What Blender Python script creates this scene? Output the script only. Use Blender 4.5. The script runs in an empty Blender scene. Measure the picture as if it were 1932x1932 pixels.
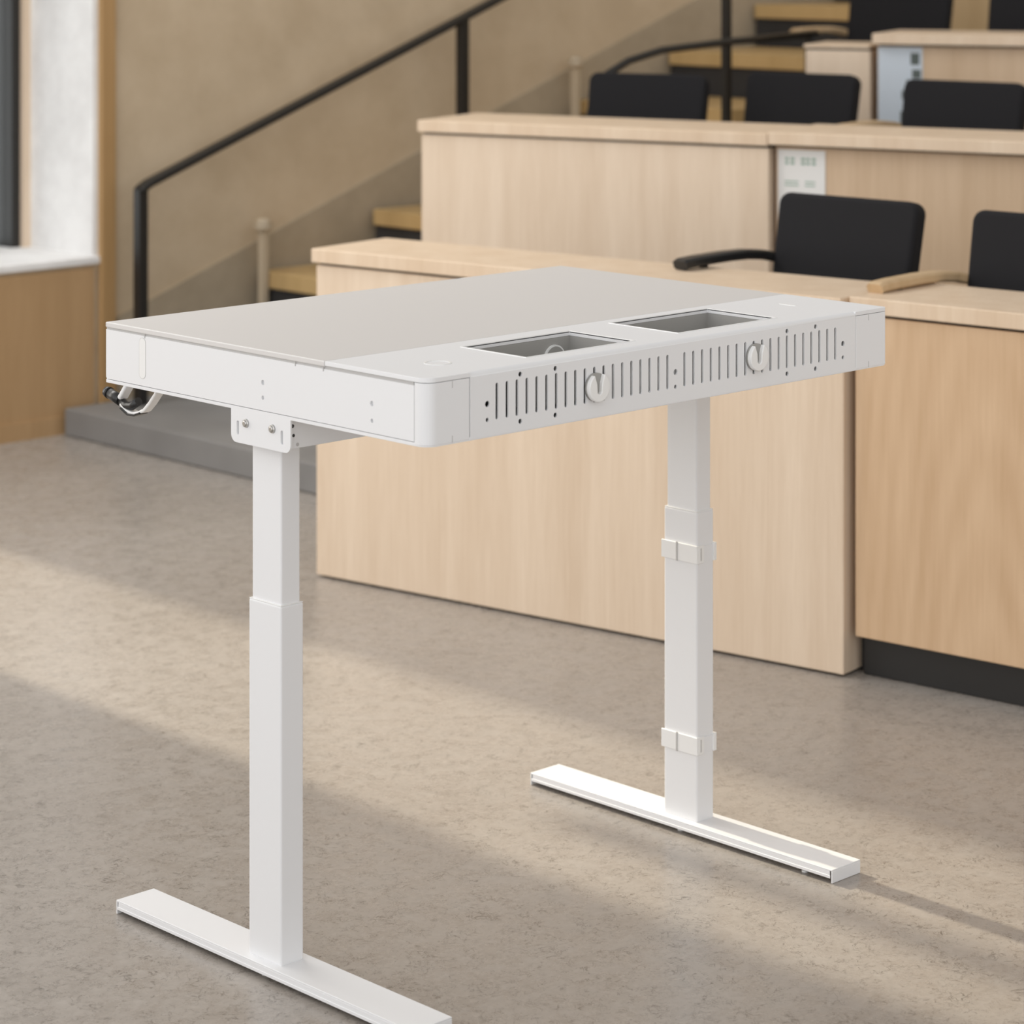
import bpy, bmesh, math, random
from mathutils import Vector, Matrix
random.seed(4)
S = bpy.context.scene
COL = S.collection
PI = math.pi

# ------------------------------------------------------------------ materials
def new_mat(name):
    m = bpy.data.materials.new(name); m.use_nodes = True
    nt = m.node_tree
    b = nt.nodes['Principled BSDF']
    return m, nt, b

def N(nt, typ, **kw):
    n = nt.nodes.new(typ)
    for k, v in kw.items():
        if k in n.inputs: n.inputs[k].default_value = v
        else: setattr(n, k, v)
    return n

def ramp(nt, stops, interp='LINEAR'):
    n = nt.nodes.new('ShaderNodeValToRGB'); r = n.color_ramp; r.interpolation = interp
    while len(r.elements) < len(stops): r.elements.new(0.5)
    for e, (p, c) in zip(r.elements, stops):
        e.position = p; e.color = (*c, 1) if len(c) == 3 else c
    return n

def plain(name, col, rough=.5, metal=0, spec=.5, bump=0, bscale=400, var=0):
    m, nt, b = new_mat(name)
    b.inputs['Base Color'].default_value = (*col, 1)
    b.inputs['Roughness'].default_value = rough
    b.inputs['Metallic'].default_value = metal
    b.inputs['Specular IOR Level'].default_value = spec
    tc = N(nt, 'ShaderNodeTexCoord')
    if bump:
        no = N(nt, 'ShaderNodeTexNoise', Scale=bscale, Detail=3.0)
        nt.links.new(tc.outputs['Object'], no.inputs['Vector'])
        bp = N(nt, 'ShaderNodeBump', Strength=bump, Distance=.002)
        nt.links.new(no.outputs['Fac'], bp.inputs['Height'])
        nt.links.new(bp.outputs['Normal'], b.inputs['Normal'])
    if var:
        no = N(nt, 'ShaderNodeTexNoise', Scale=3.0, Detail=4.0)
        nt.links.new(tc.outputs['Object'], no.inputs['Vector'])
        r = ramp(nt, [(.3, tuple(c*(1-var) for c in col)), (.7, tuple(min(1, c*(1+var)) for c in col))])
        nt.links.new(no.outputs['Fac'], r.inputs['Fac'])
        nt.links.new(r.outputs['Color'], b.inputs['Base Color'])
    return m

def wood(name, c0, c1, cathedral=False, rough=.45, seed=0.0):
    m, nt, b = new_mat(name)
    tc = N(nt, 'ShaderNodeTexCoord')
    mp = N(nt, 'ShaderNodeMapping'); mp.inputs['Location'].default_value = (seed, seed*.7, seed*.3)
    mp.inputs['Scale'].default_value = (1, 1, .055)
    nt.links.new(tc.outputs['Object'], mp.inputs['Vector'])
    n1 = N(nt, 'ShaderNodeTexNoise', Scale=13.0, Detail=5.0, Roughness=.6)
    n2 = N(nt, 'ShaderNodeTexNoise', Scale=110.0, Detail=3.0, Roughness=.6)
    for n in (n1, n2): nt.links.new(mp.outputs['Vector'], n.inputs['Vector'])
    mx = N(nt, 'ShaderNodeMath', operation='MULTIPLY_ADD'); mx.inputs[1].default_value = .35
    nt.links.new(n2.outputs['Fac'], mx.inputs[0])
    ml = N(nt, 'ShaderNodeMath', operation='MULTIPLY'); ml.inputs[1].default_value = .65
    nt.links.new(n1.outputs['Fac'], ml.inputs[0]); nt.links.new(ml.outputs[0], mx.inputs[2])
    fac = mx.outputs[0]
    if cathedral:
        mp2 = N(nt, 'ShaderNodeMapping'); mp2.inputs['Scale'].default_value = (1, 1, .16)
        mp2.inputs['Location'].default_value = (-.33, -.02, .09)
        nt.links.new(tc.outputs['Object'], mp2.inputs['Vector'])
        wv = N(nt, 'ShaderNodeTexWave', wave_type='RINGS', rings_direction='Y', Scale=9.0, Distortion=3.0, Detail=3.0)
        wv.inputs['Detail Scale'].default_value = 2.0
        nt.links.new(mp2.outputs['Vector'], wv.inputs['Vector'])
        mm = N(nt, 'ShaderNodeMix', data_type='FLOAT'); mm.inputs[0].default_value = .10
        nt.links.new(fac, mm.inputs[2]); nt.links.new(wv.outputs['Fac'], mm.inputs[3])
        fac = mm.outputs[0]
    r = ramp(nt, [(.34, c0), (.66, c1)])
    nt.links.new(fac, r.inputs['Fac'])
    nt.links.new(r.outputs['Color'], b.inputs['Base Color'])
    b.inputs['Roughness'].default_value = rough
    b.inputs['Specular IOR Level'].default_value = .35
    return m

def concrete_floor():
    m, nt, b = new_mat('polished_concrete')
    tc = N(nt, 'ShaderNodeTexCoord')
    L = nt.links.new
    big = N(nt, 'ShaderNodeTexNoise', Scale=1.6, Detail=6.0, Roughness=.6, Distortion=.4)
    mid = N(nt, 'ShaderNodeTexNoise', Scale=16.0, Detail=8.0, Roughness=.72, Distortion=.15)
    fin = N(nt, 'ShaderNodeTexNoise', Scale=75.0, Detail=6.0, Roughness=.7)
    for n in (big, mid, fin): L(tc.outputs['Object'], n.inputs['Vector'])
    a = N(nt, 'ShaderNodeMath', operation='MULTIPLY'); a.inputs[1].default_value = .30
    L(big.outputs['Fac'], a.inputs[0])
    a2 = N(nt, 'ShaderNodeMath', operation='MULTIPLY_ADD'); a2.inputs[1].default_value = .28
    L(mid.outputs['Fac'], a2.inputs[0]); L(a.outputs[0], a2.inputs[2])
    a3 = N(nt, 'ShaderNodeMath', operation='MULTIPLY_ADD'); a3.inputs[1].default_value = .38
    L(fin.outputs['Fac'], a3.inputs[0]); L(a2.outputs[0], a3.inputs[2])
    r = ramp(nt, [(.32, (.285, .252, .222)), (.5, (.37, .335, .30)), (.68, (.445, .408, .37))])
    L(a3.outputs[0], r.inputs['Fac'])
    # fine curly hairline crazing (thin contour lines of a noise field), broken up by patches
    tot = None
    for sc_, off, msc in ((34.0, 0.0, 21.0), (58.0, 7.3, 30.0)):
        mp = N(nt, 'ShaderNodeMapping'); mp.inputs['Location'].default_value = (off, off*.6, 0)
        L(tc.outputs['Object'], mp.inputs['Vector'])
        ln = N(nt, 'ShaderNodeTexNoise', Scale=sc_, Detail=3.0, Roughness=.6, Distortion=.8)
        mk = N(nt, 'ShaderNodeTexNoise', Scale=msc, Detail=3.0, Roughness=.6)
        L(mp.outputs['Vector'], ln.inputs['Vector']); L(mp.outputs['Vector'], mk.inputs['Vector'])
        sb = N(nt, 'ShaderNodeMath', operation='SUBTRACT'); sb.inputs[1].default_value = .5
        L(ln.outputs['Fac'], sb.inputs[0])
        ab = N(nt, 'ShaderNodeMath', operation='ABSOLUTE'); L(sb.outputs[0], ab.inputs[0])
        cr = ramp(nt, [(.0, (1, 1, 1)), (.022, (0, 0, 0))]); L(ab.outputs[0], cr.inputs['Fac'])
        mr_ = ramp(nt, [(.47, (0, 0, 0)), (.58, (1, 1, 1))]); L(mk.outputs['Fac'], mr_.inputs['Fac'])
        mu = N(nt, 'ShaderNodeMath', operation='MULTIPLY')
        L(cr.outputs['Color'], mu.inputs[0]); L(mr_.outputs['Color'], mu.inputs[1])
        if tot is None: tot = mu
        else:
            mxm = N(nt, 'ShaderNodeMath', operation='MAXIMUM'); L(tot.outputs[0], mxm.inputs[0]); L(mu.outputs[0], mxm.inputs[1]); tot = mxm
    mu2 = N(nt, 'ShaderNodeMath', operation='MULTIPLY'); mu2.inputs[1].default_value = .85
    L(tot.outputs[0], mu2.inputs[0])
    mx = N(nt, 'ShaderNodeMix', data_type='RGBA')
    L(mu2.outputs[0], mx.inputs[0]); L(r.outputs['Color'], mx.inputs[6])
    mx.inputs[7].default_value = (.13, .112, .095, 1)
    L(mx.outputs[2], b.inputs['Base Color'])
    rr = ramp(nt, [(.35, (.20, .20, .20)), (.65, (.38, .38, .38))])
    L(mid.outputs['Fac'], rr.inputs['Fac']); L(rr.outputs['Color'], b.inputs['Roughness'])
    b.inputs['Specular IOR Level'].default_value = .42
    bp = N(nt, 'ShaderNodeBump', Strength=.12, Distance=.002)
    L(fin.outputs['Fac'], bp.inputs['Height']); L(bp.outputs['Normal'], b.inputs['Normal'])
    return m

def plaster(name, c0, c1, scale=5.0):
    m, nt, b = new_mat(name)
    tc = N(nt, 'ShaderNodeTexCoord')
    n = N(nt, 'ShaderNodeTexNoise', Scale=scale, Detail=7.0, Roughness=.65)
    nt.links.new(tc.outputs['Object'], n.inputs['Vector'])
    r = ramp(nt, [(.36, c0), (.64, c1)])
    nt.links.new(n.outputs['Fac'], r.inputs['Fac']); nt.links.new(r.outputs['Color'], b.inputs['Base Color'])
    b.inputs['Roughness'].default_value = .85
    bp = N(nt, 'ShaderNodeBump', Strength=.15, Distance=.01)
    nt.links.new(n.outputs['Fac'], bp.inputs['Height']); nt.links.new(bp.outputs['Normal'], b.inputs['Normal'])
    return m

def glass_mat():
    m = bpy.data.materials.new('window_glass'); m.use_nodes = True
    nt = m.node_tree; nt.nodes.clear()
    o = N(nt, 'ShaderNodeOutputMaterial'); t = N(nt, 'ShaderNodeBsdfTransparent'); g = N(nt, 'ShaderNodeBsdfGlossy', Roughness=.02)
    t.inputs['Color'].default_value = (.93, .95, .95, 1)
    f = N(nt, 'ShaderNodeFresnel', IOR=1.45); mx = N(nt, 'ShaderNodeMixShader')
    nt.links.new(f.outputs[0], mx.inputs[0]); nt.links.new(t.outputs[0], mx.inputs[1]); nt.links.new(g.outputs[0], mx.inputs[2])
    nt.links.new(mx.outputs[0], o.inputs[0])
    return m

M = dict(
    white=plain('white_powder_coat', (.815, .82, .83), .5, bump=.03, bscale=900),
    top=plain('warm_white_powder_coat', (.685, .667, .65), .48, bump=.03, bscale=900),
    tray=plain('grey_tray_metal', (.36, .352, .335), .4, bump=.02, bscale=500),
    plastic=plain('white_plastic', (.86, .86, .85), .35, bump=.01),
    groove=plain('seam_shadow_gap', (.50, .49, .48), .7, bump=.01),
    steel=plain('zinc_bolt', (.62, .61, .59), .3, metal=.85, bump=.01),
    black_plastic=plain('black_plastic', (.018, .018, .018), .35, bump=.05),
    black_metal=plain('black_metal', (.014, .013, .012), .42, bump=.03),
    fabric=plain('black_fabric', (.0135, .013, .0145), .85, spec=.25, bump=.5, bscale=700),
    ash=wood('pale_ash_veneer', (.67, .525, .385), (.78, .64, .495)),
    ash_top=wood('ash_worktop', (.66, .50, .35), (.76, .61, .455), seed=4.0),
    oak=wood('warm_oak_veneer', (.57, .385, .23), (.68, .485, .31), cathedral=True, seed=2.0),
    row4=wood('amber_veneer', (.42, .285, .14), (.50, .35, .185), seed=21.0),
    oak2=wood('warm_ash_veneer', (.56, .40, .255), (.67, .50, .34), seed=7.0),
    panel_wood=wood('brown_panel_wood', (.44, .28, .14), (.52, .34, .18), seed=9.0),
    trim_wood=wood('amber_trim_wood', (.40, .245, .105), (.47, .295, .135), seed=12.0),
    step_wood=wood('golden_step_wood', (.50, .34, .15), (.60, .42, .20), seed=15.0),
    arm_wood=wood('armrest_wood', (.52, .36, .20), (.62, .45, .27), seed=18.0),
    carpet=plain('dark_carpet', (.035, .033, .032), .95, bump=.6, bscale=300, var=.15),
    grey_stone=plain('grey_stone_step', (.24, .235, .23), .55, bump=.2, bscale=60, var=.12),
    floor=concrete_floor(),
    plaster=plaster('tan_plaster', (.53, .42, .285), (.605, .49, .345)),
    skirt=plaster('tan_skirt_shaded', (.37, .305, .215), (.43, .355, .255)),
    reveal=plaster('white_concrete_reveal', (.80, .79, .78), (.92, .915, .905), 6.0),
    exterior=plaster('exterior_concrete', (.40, .40, .40), (.5, .5, .5)),
    paper=plain('white_paper', (.80, .79, .76), .7, bump=.05, bscale=60),
    poster=plain('pale_blue_paper', (.60, .66, .72), .6, bump=.05, bscale=60),
    ink=plain('green_ink', (.30, .42, .34), .7, bump=.01),
    dark_ink=plain('dark_ink', (.10, .12, .11), .7, bump=.01),
    post=plain('beige_post_paint', (.52, .43, .31), .5, bump=.03),
    glass=glass_mat(),
)

# ------------------------------------------------------------------ mesh helpers
class MB:
    def __init__(self): self.bm = bmesh.new()
    def box(self, x0, x1, y0, y1, z0, z1):
        v = [self.bm.verts.new((x, y, z)) for z in (z0, z1) for (x, y) in ((x0, y0), (x1, y0), (x1, y1), (x0, y1))]
        for f in ((3, 2, 1, 0), (4, 5, 6, 7), (0, 1, 5, 4), (1, 2, 6, 5), (2, 3, 7, 6), (3, 0, 4, 7)):
            self.bm.faces.new([v[i] for i in f])
        return self
    def prism(self, pts, a0, a1, axis='z'):
        """outline pts (2d) extruded along axis between a0 and a1"""
        def mk(p, a):
            if axis == 'z': return (p[0], p[1], a)
            if axis == 'x': return (a, p[0], p[1])
            return (p[0], a, p[1])
        A = [self.bm.verts.new(mk(p, a0)) for p in pts]; B = [self.bm.verts.new(mk(p, a1)) for p in pts]
        n = len(pts)
        self.bm.faces.new(A[::-1]); self.bm.faces.new(B)
        for i in range(n): self.bm.faces.new([A[i], A[(i+1) % n], B[(i+1) % n], B[i]])
        bmesh.ops.recalc_face_normals(self.bm, faces=self.bm.faces[:])
        return self
    def cyl(self, c0, c1, r, n=20, r2=None):
        c0, c1 = Vector(c0), Vector(c1); d = (c1-c0)
        q = d.to_track_quat('Z', 'Y').to_matrix()
        r2 = r if r2 is None else r2
        A = []; B = []
        for i in range(n):
            t = 2*PI*i/n; u = q @ Vector((math.cos(t), math.sin(t), 0))
            A.append(self.bm.verts.new(c0+u*r)); B.append(self.bm.verts.new(c1+u*r2))
        self.bm.faces.new(A[::-1]); self.bm.faces.new(B)
        for i in range(n):
            f = self.bm.faces.new([A[i], A[(i+1) % n], B[(i+1) % n], B[i]]); f.smooth = True
        return self
    def tube(self, path, r, n=12, flat=None):
        """sweep a round (or flat=(w,h) rectangular) section along a path"""
        P = [Vector(p) for p in path]; rings = []
        for i, p in enumerate(P):
            t = (P[min(i+1, len(P)-1)]-P[max(i-1, 0)]).normalized()
            up = Vector((0, 0, 1)) if abs(t.z) < .9 else Vector((0, 1, 0)) if abs(t.y) < .9 else Vector((1, 0, 0))
            s = t.cross(up).normalized(); u = s.cross(t).normalized()
            if flat:
                w, h = flat; q = min(w, h)*.45
                sec = [(-w, -h+q), (-w+q, -h), (w-q, -h), (w, -h+q), (w, h-q), (w-q, h), (-w+q, h), (-w, h-q)]
            else: sec = [(r*math.cos(2*PI*k/n), r*math.sin(2*PI*k/n)) for k in range(n)]
            rings.append([self.bm.verts.new(p+s*a+u*b) for a, b in sec])
        m = len(rings[0])
        for A, B in zip(rings, rings[1:]):
            for k in range(m):
                f = self.bm.faces.new([A[k], A[(k+1) % m], B[(k+1) % m], B[k]]); f.smooth = not flat
        self.bm.faces.new(rings[0][::-1]); self.bm.faces.new(rings[-1])
        bmesh.ops.recalc_face_normals(self.bm, faces=self.bm.faces[:])
        return self
    def plate(self, outline, holes, fn, depth):
        """2d outline with holes, mapped to 3d by fn(u,v,d); thickness from d=0 to d=depth"""
        bm = bmesh.new()
        def loop(pts):
            vs = [bm.verts.new((u, v, 0)) for u, v in pts]
            for i in range(len(vs)): bm.edges.new((vs[i], vs[(i+1) % len(vs)]))
        loop(outline)
        for h in holes: loop(h)
        bmesh.ops.triangle_fill(bm, use_beauty=True, use_dissolve=False, edges=bm.edges[:])
        bm.verts.index_update()
        fr = [self.bm.verts.new(fn(v.co.x, v.co.y, 0)) for v in bm.verts]
        bk = [self.bm.verts.new(fn(v.co.x, v.co.y, depth)) for v in bm.verts]
        for f in bm.faces:
            ix = [v.index for v in f.verts]
            self.bm.faces.new([fr[i] for i in ix]); self.bm.faces.new([bk[i] for i in ix[::-1]])
        for e in bm.edges:
            if len(e.link_faces) == 1:
                a, b = e.verts[0].index, e.verts[1].index
                self.bm.faces.new([fr[a], fr[b], bk[b], bk[a]])
        bm.free()
        bmesh.ops.recalc_face_normals(self.bm, faces=self.bm.faces[:])
        return self
    def build(self, name, mat, parent=None, bevel=0, seg=2, smooth=False):
        me = bpy.data.meshes.new(name); self.bm.to_mesh(me); self.bm.free()
        o = bpy.data.objects.new(name, me); COL.objects.link(o)
        me.materials.append(mat)
        if parent: o.parent = parent
        if bevel:
            b = o.modifiers.new('bevel', 'BEVEL'); b.width = bevel; b.segments = seg
            b.limit_method = 'ANGLE'; b.angle_limit = math.radians(40); b.harden_normals = False
        if smooth:
            for p in me.polygons: p.use_smooth = True
        return o

def empty(name, loc=(0, 0, 0), rz=0):
    o = bpy.data.objects.new(name, None); COL.objects.link(o)
    o.location = loc; o.rotation_euler = (0, 0, rz); o.empty_display_size = .1
    return o
def tag(o, label, cat, group=None):
    o['label'] = label; o['category'] = cat
    if group: o['group'] = group
    return o
def struct(o):
    o['kind'] = 'structure'; return o
def circ(cx, cy, r, n=14): return [(cx+r*math.cos(2*PI*i/n), cy+r*math.sin(2*PI*i/n)) for i in range(n)]
def rect(x0, x1, y0, y1): return [(x0, y0), (x1, y0), (x1, y1), (x0, y1)]
def slot(cx, z0, z1, w):
    r = w/2; P = []
    for i in range(7): t = PI*i/6; P.append((cx+r*math.cos(t), z1-r+r*math.sin(t)))
    for i in range(7): t = PI+PI*i/6; P.append((cx+r*math.cos(t), z0+r+r*math.sin(t)))
    return P
def arc(cx, cy, r, t0, t1, n=8): return [(cx+r*math.cos(t0+(t1-t0)*i/n), cy+r*math.sin(t0+(t1-t0)*i/n)) for i in range(n+1)]

# ------------------------------------------------------------------ the standing desk
L, W, T = 1.0946, .8104, .101
Z = 1.0; ZB = Z-T
desk = tag(empty('standing_desk', (0, 0, 0)),
           'white metal standing desk with slotted front panel and two recessed trays on concrete floor', 'desk')
SEAM = .234
# hinged lid
MB().box(0, L, SEAM+.0008, W, Z-.009, Z).build('lid', M['top'], desk, .0016)
# front strip of the top with the two tray openings
R = .022
out = [(0, SEAM-.0008)] + arc(R, R, R, PI, 1.5*PI) + [(.0885, 0), (.0885, .007), (1.0075, .007), (1.0075, 0), (L-.004, 0), (L, .004), (L, SEAM-.0008)]
T1 = (.247, .489, .042, .187); T2 = (.603, .849, .048, .203)
fs = MB().plate(out, [rect(*T1), rect(*T2)], lambda u, v, d: (u, v, Z-d), .007).build('front_strip', M['white'], desk, .0008, 1)
fs['label'] = 'paler fixed strip of the desktop with two rectangular openings'
# rolled lips of the openings, their highlight put into a lighter white
for (a, b, c, d) in (T1, T2):
    MB().plate(rect(a-.003, b+.003, c-.003, d+.003), [rect(a, b, c, d)], lambda u, v, e: (u, v, Z+.0012-e), .0035).build('opening_rim', M['plastic'], fs, .0006, 1)
# small marks on the strip
MB().plate(circ(.114, .100, .0215, 28), [circ(.114, .100, .0185, 28)], lambda u, v, d: (u, v, Z+.0008-d), .0012).build('round_cap', M['plastic'], fs)
MB().box(.986, .992, .118, .156, Z-.0005, Z+.0008).build('slot_cap', M['plastic'], fs, .0005, 1)

# front panel: slots and holes
SL1 = [.144+.02118*i for i in range(19)]; SL2 = [.566+.02145*i for i in range(19)]
holes = [slot(x, .9225, .9785, .0056) for x in SL1+SL2]
for x in (.124, .5445, .973): holes += [circ(x, .9485, .0048), circ(x, .9245, .0034)]
for x in (.1935, .2693, .8235, .899): holes += [circ(x, .9855, .0040), circ(x, .9135, .0040)]
fp = MB().plate(rect(.0885, 1.0075, ZB, Z-.007), holes, lambda u, v, d: (u, d, v), .0028)
# the rounded bend that joins the panel to the top strip
bend = arc(.007, Z-.007, .007, PI, PI/2, 6)
for p, q in zip(bend, bend[1:]):
    v = [fp.bm.verts.new(c) for c in ((.0885, p[0], p[1]), (1.0075, p[0], p[1]), (1.0075, q[0], q[1]), (.0885, q[0], q[1]))]
    f = fp.bm.faces.new(v); f.smooth = True
bmesh.ops.remove_doubles(fp.bm, verts=fp.bm.verts[:], dist=1e-5)
fp = fp.build('front_panel', M['white'], desk)
MB().box(.40, 1.0, .0085, .0095, ZB+.006, Z-.010).build('panel_liner', M['plastic'], fp)
# corner covers
def corner_cover(mirror):
    m = MB(); r = .020; t = .003
    if not mirror:
        o = [(0, .027)]+arc(r, r, r, PI, 1.5*PI)+[(.0872, 0), (.0872, t)]+arc(r, r, r-t, 1.5*PI, PI)+[(t, .027)]
    else:
        c = .004
        o = [(1.0088, 0), (L-c, 0), (L, c), (L, .03), (L-t, .03), (L-t, t+c), (L-t-c, t), (1.0088, t)]
    m.prism(o, ZB+.001, Z-.0078)
    return m.build('corner_cover', M['white'], desk, .0006, 1)
cl = corner_cover(False); cr = corner_cover(True)
for (cv, x) in ((cl, .052), (cr, 1.044)):
    for z in (ZB+.006, Z-.0135):
        MB().box(x-.0006, x+.0006, -.0004, .001, z-.005, z+.005).build('notch', M['groove'], cv)
# side panels and back
sh = [circ(.386, .9485, .0042), circ(.386, .9245, .0034), circ(.1235, .9485, .0042), circ(.1235, .9225, .0034)]
sp = MB().plate([(.0282, ZB+.005), (W-.004, ZB+.005), (W-.001, ZB+.008), (W-.001, Z-.0125), (.0282, Z-.0125)], sh, lambda u, v, d: (d+.0006, u, v), .003).build('side_panel', M['white'], desk)
MB().box(.0042, .0052, .03, W-.004, ZB+.006, Z-.016).build('panel_liner', M['white'], sp)
MB().plate(slot(.7055, .9155, .9845, .0185), [slot(.7055, .9161, .9839, .0173)], lambda u, v, d: (.0002+d, u, v), .002).build('slot_outline', M['groove'], sp)
sc = MB().plate(slot(.7055, .9161, .9839, .0173), [], lambda u, v, d: (.0001+d, u, v), .002).build('slot_cover', M['plastic'], sp)
for y in (.699, .305, .237):
    MB().box(-.0002, .001, y-.0007, y+.0007, Z-.016, Z-.009).build('notch', M['groove'], sp)
MB().plate(rect(.03, W-.001, ZB+.005, Z-.010), [], lambda u, v, d: (L-d, u, v), .003).build('side_panel', M['white'], desk)
MB().box(.003, L-.003, W-.003, W, ZB, Z-.009).build('back_panel', M['white'], desk)
# bottom pan with its folded lip
bp = MB().plate([(R, .0006)]+[(L-.005, .0006), (L-.0006, .005), (L-.0006, W-.001), (.0006, W-.001), (.0006, R)]+arc(R, R, R-.0006, PI, 1.5*PI)[1:-1], [], lambda u, v, d: (u, v, ZB-.0015+d), .0055)
bp.build('bottom_pan', M['white'], desk, .0006, 1)
MB().box(.0065, L-.0065, SEAM-.012, SEAM+.012, Z-.020, Z-.0095).build('lid_rail', M['white'], desk)
MB().box(.0008, L-.0008, SEAM-.0006, SEAM+.0006, Z-.0095, Z-.0022).build('seam_strip', M['groove'], desk)
# dark gap under the lid edge along the left side
MB().box(.002, .006, .03, SEAM+.02, Z-.0135, Z-.0071).box(.002, .006, SEAM+.02, W-.002, Z-.0135, Z-.0085).build('shadow_gap', M['groove'], desk)
# trays
def tray(x0, x1, y0, y1, yb):
    m = MB(); t = .0018; zb = Z-.078
    m.box(x0-t, x1+t, y0-t, yb+t, zb-t, zb)
    m.box(x0-t, x0, y0-t, yb+t, zb, Z-.0072); m.box(x1, x1+t, y0-t, yb+t, zb, Z-.0072)
    m.box(x0, x1, y0-t, y0, zb, Z-.0072); m.box(x0, x1, yb, yb+t, zb, Z-.0072)
    o = m.build('tray', M['tray'], desk); o['label'] = 'grey sheet metal tray sunk below an opening in the front strip'
    return o
t1 = tray(*T1, T1[3]); t2 = tray(*T2, T2[3])
# round cable grommet on the back wall of the first tray, small one on its side wall
def ring(parent, fn, r, w):
    MB().plate(circ(0, 0, r, 28), [circ(0, 0, r-w, 28)], fn, .004).build('grommet_ring', M['plastic'], parent)
    MB().plate(circ(0, 0, r-w, 28), [rect(-r*.62, r*.62, -r*.12, r*.40)], fn, .002).build('grommet_disc', M['tray'], parent)
ring(t1, lambda u, v, d: (.452+u, T1[3]-.004+d, .958+v), .024, .0025)
ring(t1, lambda u, v, d: (T1[1]-.004+d, .118+u, .968+v), .014, .002)
MB().cyl((T2[1], .172, .970), (T2[1]-.006, .172, .970), .003).build('screw', M['steel'], t2)
# round cable hooks plugged into the slots
def hook(x, z):
    r = .0228
    o = []
    a0, a1 = math.radians(118), math.radians(62)+2*PI
    o += arc(0, 0, r, a0, a1, 44)                                   # round the rim, leaving a mouth at the top
    o += [(.0056, .006)]+arc(0, -.006, .0046, 0, -PI, 8)+[(-.0056, .006)]
    m = MB().prism([(p[0]+x, p[1]+z) for p in o], -.0125, -.0045, 'y')
    h = m.build('cable_hook', M['plastic'], desk, .0016, 3)
    h['label'] = 'round white plastic hook with a notch cut into its top'
    MB().cyl((x, -.005, z), (x, -.0005, z), r*.98, 40).build('hook_back', M['tray'], h)  # grey disc carries the shade of the hollow notch in its colour
    MB().box(x-.002, x+.002, -.004, .008, z-.012, z+.012).build('hook_stem', M['plastic'], h)
hook(.356, .947); hook(.739, .952)
# crossbar between the legs
LY = .4075; A2 = .0233; B2 = .0409
cbm = MB(); cbm.box(.004, 1.085, .326, .330, .850, ZB-.0016); cbm.box(.004, 1.085, .466, .470, .850, ZB-.0016); cbm.box(.004, 1.085, .330, .466, .850, .853); cbm.box(.0042, .0058, .330, .466, .853, ZB-.0016)
cb = cbm.build('crossbar', M['white'], desk, .0008, 1)
for (x, z, r) in ((.012, .886, .0030), (.014, .871, .0026), (.022, .856, .003)):
    MB().cyl((x, .3255, z), (x, .328, z), r, 12).build('bolt_hole', M['black_plastic'] if z > .86 else M['groove'], cb)
for X in (.045, 1.0262):
    left = X < .5
    lt = MB().box(X-A2, X+A2, LY-B2, LY+B2, .0225, .593).build('lower_tube', M['white'], desk, .0030, 3)
    MB().box(X-A2+.0006, X+A2-.0006, LY-B2+.0006, LY+B2-.0006, .5928, .5945).build('tube_collar', M['plastic'], lt, .0005, 1)
    MB().box(X-A2+.0036, X+A2-.0036, LY-B2+.0040, LY+B2-.0040, .59, .8505).build('upper_tube', M['white'], desk, .0030, 3)
    # mounting plate
    px = 0.0005 if left else L-.0035
    po = [(.317, ZB-.001), (.317, .858)]+arc(.330, .858, .013, PI, 1.5*PI, 6)+arc(.454, .858, .013, 1.5*PI, 2*PI, 6)+[(.467, ZB-.001)]
    mp = MB().plate(po, [slot(.4495, .8575, .880, .0062), slot(.3385, .8565, .879, .0062)], lambda u, v, d: (px+d, u, v), .003).build('mounting_plate', M['white'], desk)
    for y in (.428, .3615):
        b = MB(); s = -1 if left else 1; x0 = px if left else px+.003
        b.cyl((x0, y, .8785), (x0+s*.0035, y, .8785), .0072, 20, .0060); b.cyl((x0+s*.0035, y, .8785), (x0+s*.0048, y, .8785), .0052, 20, .0030)
        b.build('bolt', M['steel'], mp)
    # foot: inverted channel with folded end flanges
    y0, y1 = LY-.3722, LY+.3800; w = .0392
    f = MB()
    f.box(X-w, X+w, y0, y1, .0212, .0240)
    f.box(X-w, X-w+.0025, y0+.006, y1-.006, .0095, .0212); f.box(X+w-.0025, X+w, y0+.006, y1-.006, .0095, .0212)
    f.box(X-w-.0012, X-w, y0+.004, y1-.004, .0085, .0140)
    f.box(X-w, X+w, y0, y0+.0028, .0005, .0212); f.box(X-w, X+w, y1-.0028, y1, .0005, .0212)
    ft = f.build('foot', M['white'], desk, .0008, 1)
    for (dx, dy) in ((-.022, .0), (-.012, -.075), (-.026, -.30), (.02, .3), (.02, -.30)):
        b = MB(); b.cyl((X+dx, LY+dy, .0213), (X+dx, LY+dy, .004), .003, 10); b.cyl((X+dx, LY+dy, .004), (X+dx, LY+dy, 0), .006, 12)
        b.build('levelling_stud', M['plastic'], ft)
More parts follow.
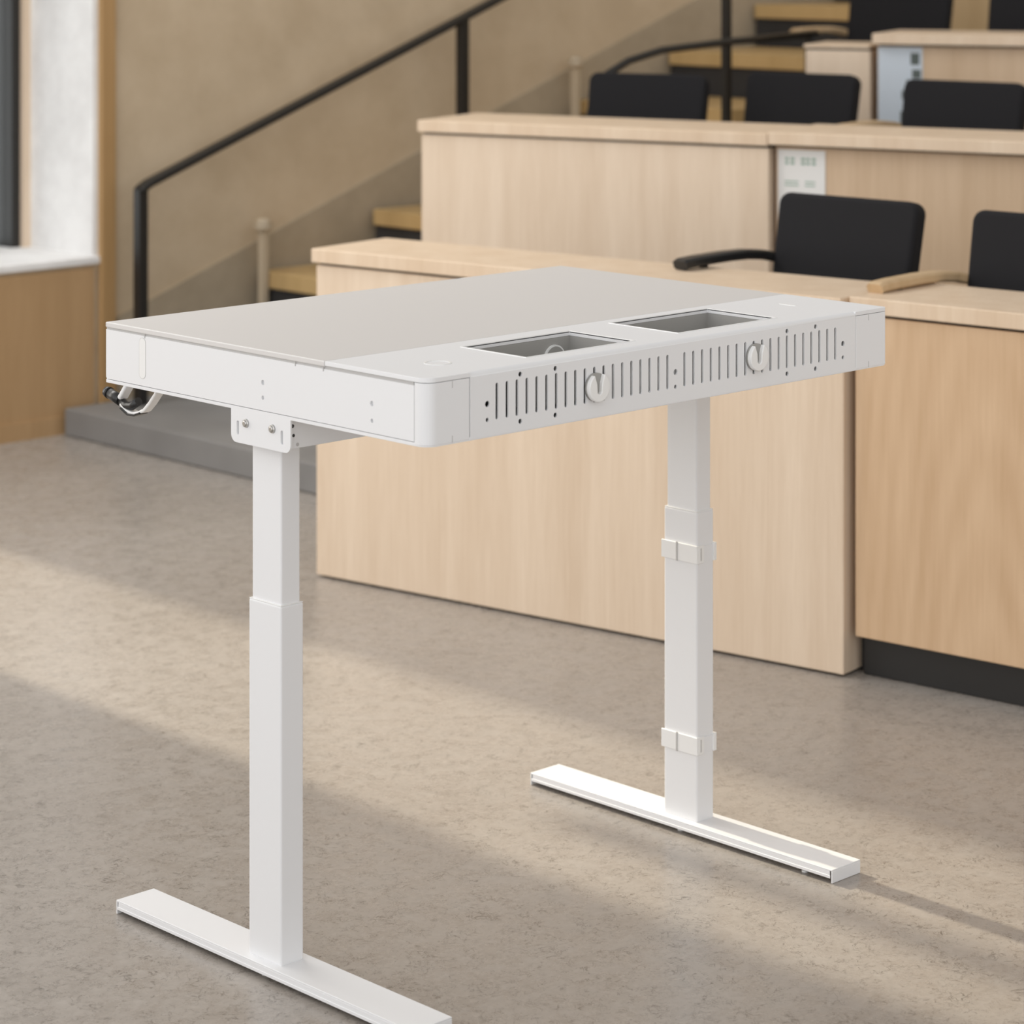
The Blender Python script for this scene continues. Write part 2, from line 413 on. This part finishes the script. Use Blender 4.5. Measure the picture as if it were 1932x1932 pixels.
# white plastic cable clips on the far leg
X = 1.0262
for zc in (.5160, .1640):
    h = .0165; t = .004
    x0, x1, y0, y1 = X-A2, X+A2, LY-B2, LY+B2
    m = MB()
    m.box(x0-t, x0, y0-t, y1+.004, zc-h, zc+h)                       # band across the broad face
    m.box(x0, x0+.016, y0-t, y0, zc-h, zc+h)                         # short return round the corner
    c = m.build('cable_clip', M['plastic'], desk, .0008, 1); c['label'] = 'white plastic cable clip strapped round the tube'
    m = MB(); m.box(x0+.016, x1-.004, y0-.0018, y0, zc-h*.85, zc+h*.85); m.build('strap', M['white'], c)
    m = MB(); m.box(x1-.004, x1+.004, y0-t, y0+.008, zc-h, zc+h); m.build('hook_end', M['plastic'], c, .0008, 1)
    MB().box(x0-t-.0012, x0-t+.0005, LY+.003, LY+.0065, zc-h-.001, zc+h+.001).build('clip_seam', M['groove'], c)
    MB().box(x0+.006, x0+.0085, y0-t-.0004, y0-t+.0006, zc-h*.7, zc+h*.7).build('clip_slit', M['groove'], c)
# tilt lever under the rear corner
lv = MB()
lv.tube([(.1, .806, .925), (.1, .845, .905), (.1, .880, .872), (.1, .900, .848)], 0, flat=(.010, .004))
lv.box(.088, .112, .8104, .814, .905, .945)
lv = lv.build('tilt_lever', M['white'], desk, .0008, 1)
lv['label'] = 'lifting lever with white metal bracket and black knob'
ap = [(.1, .897, .838), (.1, .880, .828), (.1, .862, .8255), (.1, .845, .829), (.1, .828, .836), (.1, .812, .850), (.1, .795, .868), (.1, .780, .896)]
MB().tube(ap, 0, flat=(.009, .003)).build('lever_strap', M['plastic'], lv, .0006, 1)
k = MB(); k.cyl((.1, .905, .842), (.1, .938, .851), .0095, 18); k.cyl((.1, .938, .851), (.1, .948, .853), .0105, 18, .009)
kb = k.build('lever_knob', M['black_plastic'], lv); kb['label'] = 'black plastic knob'
MB().tube([(.1, .905, .842), (.098, .885, .836), (.098, .868, .838), (.098, .850, .848)], .0075).build('lever_grip', M['black_plastic'], lv)
MB().tube([(.0975, .892, .832), (.0975, .872, .8235), (.0975, .852, .8245), (.0975, .836, .830)], 0, flat=(.0095, .0018)).build('lever_band', M['black_plastic'], lv)

# ------------------------------------------------------------------ the setting
fl = MB().box(-7, 9, -7, 5.05, -.1, 0).build('floor', M['floor']); struct(fl)
YW, YO = 4.45, 5.0
wl = MB()
wl.box(-7, .30, YW, YO, 0, 4.2)
wl.box(.30, 2.555, YW+.01, YO, 0, .555)
wl.box(.30, 2.555, YW, YO, 3.24, 4.2)
wl.box(2.555, 9, YW, YO, 0, 4.2)
wl = struct(wl.build('wall_left', M['plaster']))
# white reveal of the window recess and its sill
rv = MB(); rv.box(2.535, 2.5552, YW+.002, YO, .575, 3.24)
struct(rv.build('trim_1', M['reveal']))
sl = MB(); sl.box(.30, 2.556, YW-.012, YO, .552, .577)
struct(sl.build('trim_2', M['reveal'], None, .004))
# wooden dado below the sill, vertical board beside the recess
dd = MB(); dd.box(.30, 2.535, YW-.004, YW+.0105, .0, .54)
struct(dd.build('trim_3', M['panel_wood']))
vb = MB(); vb.box(2.555, 2.612, YW-.022, YW+.001, 0, 4.2)
struct(vb.build('trim_4', M['trim_wood'], None, .003))
bb = MB(); bb.box(.30, 2.535, YW-.010, YW-.003, 0, .06)
struct(bb.build('baseboard_left', M['panel_wood']))
# sloping skirt along the stair wall, its dimmer light put into darker plaster
sk = MB(); s0 = (2.66, .40); g = .3505
sk.prism([(2.63, 0), (2.63, .365), (6.6, .375+g*3.94), (6.6, 0)], YW-.010, YW+.001, 'y')
struct(sk.build('trim_5', M['skirt']))
# window: black metal frame, clear panes, solid infill beside them
win = MB(); y0, y1 = 4.87, 4.93
win.box(.30, .70, y0, y1, .577, 2.42)             # low infill
win.box(.30, .68, y0, y1, 2.42, 3.24)
win.box(.87, .955, y0, y1, 2.50, 3.24)            # mullion of the upper lights
win.box(1.36, 1.46, y0, y1, .577, 3.24)
win.box(2.472, 2.506, y0-.03, y1, .577, 3.24)
win = win.build('window_1', M['black_metal']); struct(win)
MB().box(2.506, 2.5355, y0-.05, y1, .577, 3.24).build('window_frame', M['ash'], win)
MB().box(.46, 1.36, y0+.02, y0+.026, .577, 3.24).build('window_pane', M['glass'], win)
MB().box(1.46, 2.472, y0+.02, y0+.026, .577, 3.24).build('window_pane', M['glass'], win)
# wall added outside to block the sun, a sliver shows through the pane
ex = MB().box(1.36, 9, 8.0, 8.4, -.1, 6.2).build('wall_sun_block', M['exterior']); struct(ex)
wb = MB().box(8.6, 8.8, -6, 4.45, 0, 4.2).build('wall_back', M['step_wood']); struct(wb)

# raised tiers behind each row (carpeted)
def tier(pts, z0, z1):
    o = MB().prism(pts, z0, z1).build('floor', M['carpet']); struct(o); return o
tier([(1.85, 2.32), (2.10, .80), (2.16, .30), (2.45, -2.2), (4.6, -2.2), (3.13, 1.98), (2.82, 2.95), (2.80, 2.95)], 0.002, .165)
tier([(2.83, 3.04), (3.19, 1.95), (4.62, -2.2), (5.6, -2.2), (4.62, 2.60), (4.50, 2.90), (4.45, 3.16), (3.1, 3.16)], 0.002, .372)
tier([(4.47, 3.16), (4.52, 2.90), (4.66, 2.58), (6.7, -2.0), (8.59, -2.0), (8.59, 3.60), (4.87, 3.60), (4.87, 3.16)], .002, .60)
# side stair along the left wall
st = tag(empty('staircase', (2.4, 3.2, 0)), 'flight of steps with dark risers and golden wood nosings climbing along the tan wall', 'stairs')
for n in range(9):
    x = 2.40+.5*n-2.4; z = .09+.1765*n
    if n >= 2: x -= max(0, .17-.03*(n-2)); z += .03
    ya = (-.20 if n < 1 else -.025 if n < 5 else .415); yb = 4.42-3.2
    if n < 2:
        MB().box(x, x+.5+(.02), ya, yb, 0.002 if n == 0 else .05, z).build('step', M['grey_stone'], st, .004)
    else:
        s = MB().box(x, x+.52, ya, yb, z-.36, z-.058).build('step', M['carpet'], st)
        MB().box(x-.015, x+.51, ya, yb, z-.058, z).build('nosing', M['step_wood'], s, .004)

# ------------------------------------------------------------------ rows of fixed desks
def row(name, a, b, ztop, mat, label, zlow=0.0, thick=.03, depth=.30, kick=0, over=.012, slab=.036, front_set=0, ext=None, top=None):
    a = Vector(a); b = Vector(b); d = b-a; Ln = d.length if ext is None else ext
    o = tag(empty(name, (a.x, a.y, 0), math.atan2(d.y, d.x)), label, 'desk', 'rows of wooden lecture desks')
    zt = ztop-slab-.007
    MB().box(0, Ln, front_set, front_set+thick, zlow+kick, zt).build('front_panel', mat, o, .0025)
    MB().box(.004, Ln-.004, front_set+.012, front_set+thick+.01, zt-.002, ztop-slab+.001).build('shadow_gap', M['black_metal'], o)
    MB().box(-.008, Ln, -over, depth, ztop-slab, ztop).build('worktop', top or M['ash_top'], o, .003)
    if kick:
        MB().box(.002, Ln, front_set+.035, front_set+.05, zlow, zlow+kick+.01).build('plinth', M['black_metal'], o)
    for x in (.0, Ln-.03):
        MB().box(x, x+.03, front_set+thick, depth-.03, max(zlow+.002, zlow+(.0 if not kick else kick)), zt).build('end_panel', mat, o)
    return o
row('lecture_desk', (1.764, 2.367), (2.009, .834), .846, M['ash'],
    'pale wooden lecture desk in the front row, reaching the floor, directly behind the white desk', thick=.066, depth=.29, zlow=.006)
row('lecture_desk', (2.030, .818), (2.080, .399), .850, M['oak'],
    'front row wooden lecture desk at the right with a black plinth', thick=.03, depth=.30, kick=.09, ext=2.2, zlow=.002)
r2d = (Vector((3.099, 1.982))-Vector((2.75, 3.055)))
row('lecture_desk', (2.75, 3.055), (3.099, 1.982), 1.093, M['ash'],
    'pale wooden second row lecture desk left of the white paper notice', zlow=.17, thick=.035, depth=.36)
e = Vector((3.102, 1.973)); 
row('lecture_desk', (e.x, e.y), (e.x+r2d.x, e.y+r2d.y), 1.097, M['oak2'],
    'second row wooden lecture desk carrying the white paper notice', zlow=.17, thick=.03, depth=.36, ext=2.4, front_set=.03)
r3d = Vector((math.sin(math.radians(24)), -math.cos(math.radians(24))))
row('lecture_desk', (4.35, 2.885), (4.35+.225*r3d.x/r3d.length, 2.885-.225*.9), 1.279, M['ash'],
    'narrow beige end unit of the third row left of the blue poster', zlow=.374, thick=.035, depth=.30, slab=.012, over=.0)
row('lecture_desk', (4.449, 2.663), (4.449+r3d.x, 2.663+r3d.y), 1.320, M['oak2'],
    'third row wooden lecture desk at the top right behind the blue poster', zlow=.374, thick=.03, depth=.36, ext=2.3, front_set=.02, over=.02)

row('lecture_desk', (5.93, 3.52), (5.93+r3d.x, 3.52+r3d.y), 1.74, M['row4'],
    'wooden desk front of the topmost row, seen between the third row chairs', zlow=.602, thick=.03, depth=.36, ext=3.0, over=.02)

# ------------------------------------------------------------------ chairs
def chair(name, loc, rz, label, arm_mat, sides=(1,), bh=.40):
    """seat faces local -x"""
    o = tag(empty(name, loc, rz), label, 'chair', 'black auditorium chairs')
    MB().box(-.14, .22, -.19, .19, .41, .47).build('seat', M['fabric'], o, .02, 3)
    # reclined backrest with rounded upper corners
    w = .205; r = .03; h0, h1 = 0, bh
    pr = [(-w+.008, h0), (w-.008, h0)]+arc(w-r, h1-r, r, 0, PI/2, 6)+arc(-w+r, h1-r, r, PI/2, PI, 6)
    m = MB()
    tl = math.radians(11)
    m.prism(pr, 0, .05, 'x')
    bmesh.ops.rotate(m.bm, verts=m.bm.verts[:], cent=(0, 0, 0), matrix=Matrix.Rotation(tl, 3, 'Y'))
    bmesh.ops.translate(m.bm, verts=m.bm.verts[:], vec=(.175, 0, .455))
    m.build('backrest', M['fabric'], o, .012, 3)
    for s in sides:
        y = s*.225
        p = [(-.122, y, .694), (-.112, y, .698), (-.06, y, .700), (.05, y, .701), (.13, y, .699), (.20, y, .692), (.235, y*.97, .684)]
        MB().tube(p, 0, flat=(.021, .012)).build('armrest', arm_mat, o)
        MB().tube([(-.03, y, .692), (-.03, y, .50), (-.03, y*.85, .43), (-.03, 0, .42)], .011).build('arm_support', M['black_metal'], o)
    for sx in (-.11, .20):
        for s in (-1, 1):
            MB().tube([(sx, s*.15, .42), (sx+(.03 if sx > 0 else -.0), s*.18, .0)], .012).build('leg', M['black_metal'], o)
    return o
c = math.radians
chair('auditorium_chair', (2.235, 1.190, .165), c(4), 'black upholstered chair with black armrests behind the front row desk', M['black_plastic'])
chair('auditorium_chair', (2.235, .60, .165), c(4), 'black chair with a wooden armrest behind the front row, cut off at right', M['arm_wood'])
chair('auditorium_chair', (3.74, 2.57, .372), c(8), 'middle black chair of the second row, immediately left of the blue poster', M['arm_wood'], (), .388)
chair('auditorium_chair', (3.74, 1.93, .372), c(8), 'black chair in the second row, right in front of the blue poster', M['arm_wood'], bh=.388)
chair('auditorium_chair', (3.41, 2.875, .372), c(20), 'black chair at the stair end of the second row, beneath the curved rail', M['arm_wood'], (), .385)
chair('auditorium_chair', (4.95, 3.10, .60), c(10), 'black chair in the third row nearest the stairs, cut off by the top edge', M['arm_wood'])
chair('auditorium_chair', (4.95, 2.47, .60), c(10), 'black chair in the third row at the top right corner', M['arm_wood'])

# ------------------------------------------------------------------ notices
def notice(name, a, d, s0, s1, z0, z1, off, paper, label, marks, ink):
    a = Vector(a); d = Vector(d).normalized()
    o = tag(empty(name, (a.x, a.y, 0), math.atan2(d.y, d.x)), label, 'notice')
    MB().box(s0, s1, off-.003, off-.0005, z0, z1).build('sheet', paper, o)
    for (x0, x1, q0, q1) in marks:
        MB().box(x0, x1, off-.0036, off-.0028, q0, q1).build('printing', ink, o)
mk = []
for k, zz in enumerate((1.017, 1.005)):
    for j in range(6):
        if j == 2: continue
        mk.append((.030+.016*j, .040+.016*j+.002*(j % 2), zz, zz+.008))
for zz in (.955, .945): mk += [(.028, .07, zz, zz+.004), (.09, .12, zz, zz+.004)]
notice('paper_notice', (e.x, e.y), r2d, .008, .150, .70, 1.047, .03, M['paper'],
       'white paper notice with faint green printing on the second row desk', mk, M['ink'])
mk = [(.115, .145, 1.215, 1.255), (.10, .135, 1.14, 1.165), (.12, .15, 1.17, 1.20), (.085, .12, 1.10, 1.13), (.08, .11, .98, 1.06), (.125, .15, 1.05, 1.12)]
notice('poster', (4.449, 2.663), r3d, .004, .155, .90, 1.274, .02, M['poster'],
       'pale blue poster with dark blotches on the third row desk, behind the chairs', mk, M['dark_ink'])

# ------------------------------------------------------------------ rails and posts
hr = tag(empty('handrail', (2.62, 4.30, 0)), 'long black metal handrail with square posts rising along the tan stair wall', 'handrail')
MB().tube([(-.005, 0, .800), (0, 0, .806), (.03, 0, .823), (1.47, 0, 1.345), (3.9, 0, 2.24)], 0, flat=(.024, .012)).build('rail', M['black_metal'], hr)
for x, z0, z1 in ((0, .092, .806), (1.46, .651, 1.34), (3.80, 1.534, 2.18)):
    MB().box(x-.018, x+.018, -.018, .018, z0, z1).build('post', M['black_metal'], hr, .002)
cr_ = tag(empty('handrail', (3.585, 3.157, .373)), 'short curved black rail beside the second row chairs', 'handrail')
MB().tube([(0, 0, .0), (0, 0, .70), (.02, 0, .765), (.08, 0, .82), (.18, 0, .86), (.34, 0, .89), (.7, 0, .91), (1.15, 0, .925)], .013).build('rail', M['black_metal'], cr_)
MB().tube([(1.13, 0, .229), (1.13, 0, .925)], .012).build('post', M['black_metal'], cr_)
ps = tag(empty('rail_post', (4.36, 3.25, .827)), 'slim black upright post between the second row chairs and the upper steps', 'post')
MB().box(-.013, .013, -.013, .013, .0, .95).build('shaft', M['black_metal'], ps)
MB().box(-.03, .03, -.02, .02, -.0, .008).build('base_plate', M['black_metal'], ps)
for (x, y, z, dn, lab) in ((3.195, 4.37, .455, .187, 'beige stub post with a rounded cap on the lower stairs'), (4.745, 4.37, .97, .143, 'beige stub post with a rounded cap on the upper stairs')):
    p = tag(empty('stub_post', (x, y, z)), lab, 'post', 'beige posts beside the stairs')
    MB().box(-.014, .014, -.014, .014, -dn, .17).build('shaft', M['post'], p, .003)
    MB().cyl((0, 0, .165), (0, 0, .185), .030, 20, .034).cyl((0, 0, .185), (0, 0, .205), .034, 20, .020).build('cap', M['post'], p)

# ------------------------------------------------------------------ light
w = bpy.data.worlds.new('sky'); S.world = w; w.use_nodes = True
nt = w.node_tree; bg = nt.nodes['Background']
tc = N(nt, 'ShaderNodeTexCoord'); sx = N(nt, 'ShaderNodeSeparateXYZ')
nt.links.new(tc.outputs['Generated'], sx.inputs[0])
# overcast-white daylight: brighter towards the open glazed front of the hall, dimmer overhead
mr = N(nt, 'ShaderNodeMapRange'); mr.inputs['From Min'].default_value = -1; mr.inputs['From Max'].default_value = 1
mr.inputs['To Min'].default_value = 1; mr.inputs['To Max'].default_value = 0
nt.links.new(sx.outputs['X'], mr.inputs['Value'])
r = ramp(nt, [(0, (.70, .67, .63)), (.5, (1.20, 1.18, 1.16)), (1, (2.75, 2.75, 2.78))])
nt.links.new(mr.outputs[0], r.inputs['Fac'])
zr = N(nt, 'ShaderNodeMapRange'); zr.inputs['From Min'].default_value = 0; zr.inputs['From Max'].default_value = 1
zr.inputs['To Min'].default_value = 1; zr.inputs['To Max'].default_value = .55
nt.links.new(sx.outputs['Z'], zr.inputs['Value'])
mu = N(nt, 'ShaderNodeVectorMath', operation='SCALE')
nt.links.new(r.outputs['Color'], mu.inputs[0]); nt.links.new(zr.outputs[0], mu.inputs['Scale'])
ya_ = N(nt, 'ShaderNodeMapRange'); ya_.inputs['From Min'].default_value = -1; ya_.inputs['From Max'].default_value = 1
nt.links.new(sx.outputs['Y'], ya_.inputs['Value'])
yr = ramp(nt, [(0, (1.5, 1.5, 1.5)), (.5, (1, 1, 1)), (1, (2.3, 2.3, 2.3))])
nt.links.new(ya_.outputs[0], yr.inputs['Fac'])
mu3 = N(nt, 'ShaderNodeVectorMath', operation='MULTIPLY')
nt.links.new(mu.outputs[0], mu3.inputs[0]); nt.links.new(yr.outputs['Color'], mu3.inputs[1])
nt.links.new(mu3.outputs[0], bg.inputs['Color'])
bg.inputs['Strength'].default_value = .60

sun = bpy.data.lights.new('sun', 'SUN'); sun.energy = 4.4; sun.color = (1, .86, .68); sun.angle = math.radians(1.1)
so = bpy.data.objects.new('sun', sun); COL.objects.link(so)
el = math.radians(30); dv = Vector((-.004, -math.cos(el), -math.sin(el)))
so.rotation_euler = dv.to_track_quat('-Z', 'Y').to_euler(); so.location = (1, 12, 8)

# added fill lamp out of view, in front of the solid left wall
al = bpy.data.lights.new('left_wall_fill', 'AREA'); al.shape = 'RECTANGLE'; al.size = 3.0; al.size_y = 2.6; al.energy = 72; al.color = (1, .985, .96)
ao = bpy.data.objects.new('left_wall_fill', al); COL.objects.link(ao)
ao.location = (-1.4, 4.42, 1.9); ao.rotation_euler = (-PI/2, 0, 0)

# added lamp high on the left wall, out of view, brightening the floor
al = bpy.data.lights.new('floor_fill', 'AREA'); al.shape = 'RECTANGLE'; al.size = 2.6; al.size_y = .9; al.energy = 58; al.spread = math.radians(115); al.color = (1, .985, .96)
ao = bpy.data.objects.new('floor_fill', al); COL.objects.link(ao)
ao.location = (1.0, 4.30, 3.55); ao.rotation_euler = Vector((.05, -.5, -1)).to_track_quat('-Z', 'Y').to_euler()

# ------------------------------------------------------------------ camera
cam = bpy.data.cameras.new('camera'); co = bpy.data.objects.new('camera', cam); COL.objects.link(co)
co.location = (-2.64925, -2.92114, 1.66272)
co.rotation_euler = (PI/2, 0, -math.radians(44.0417))
cam.sensor_width = 36; cam.lens = 93.758; cam.shift_y = -.56729
cam.clip_start = .1; cam.clip_end = 100
cam.dof.use_dof = True; cam.dof.focus_distance = 4.45; cam.dof.aperture_fstop = 4.8
S.camera = co
S.view_settings.view_transform = 'Standard'; S.view_settings.look = 'None'
S.view_settings.gamma = 1; S.view_settings.use_curve_mapping = False
S.view_settings.exposure = 0
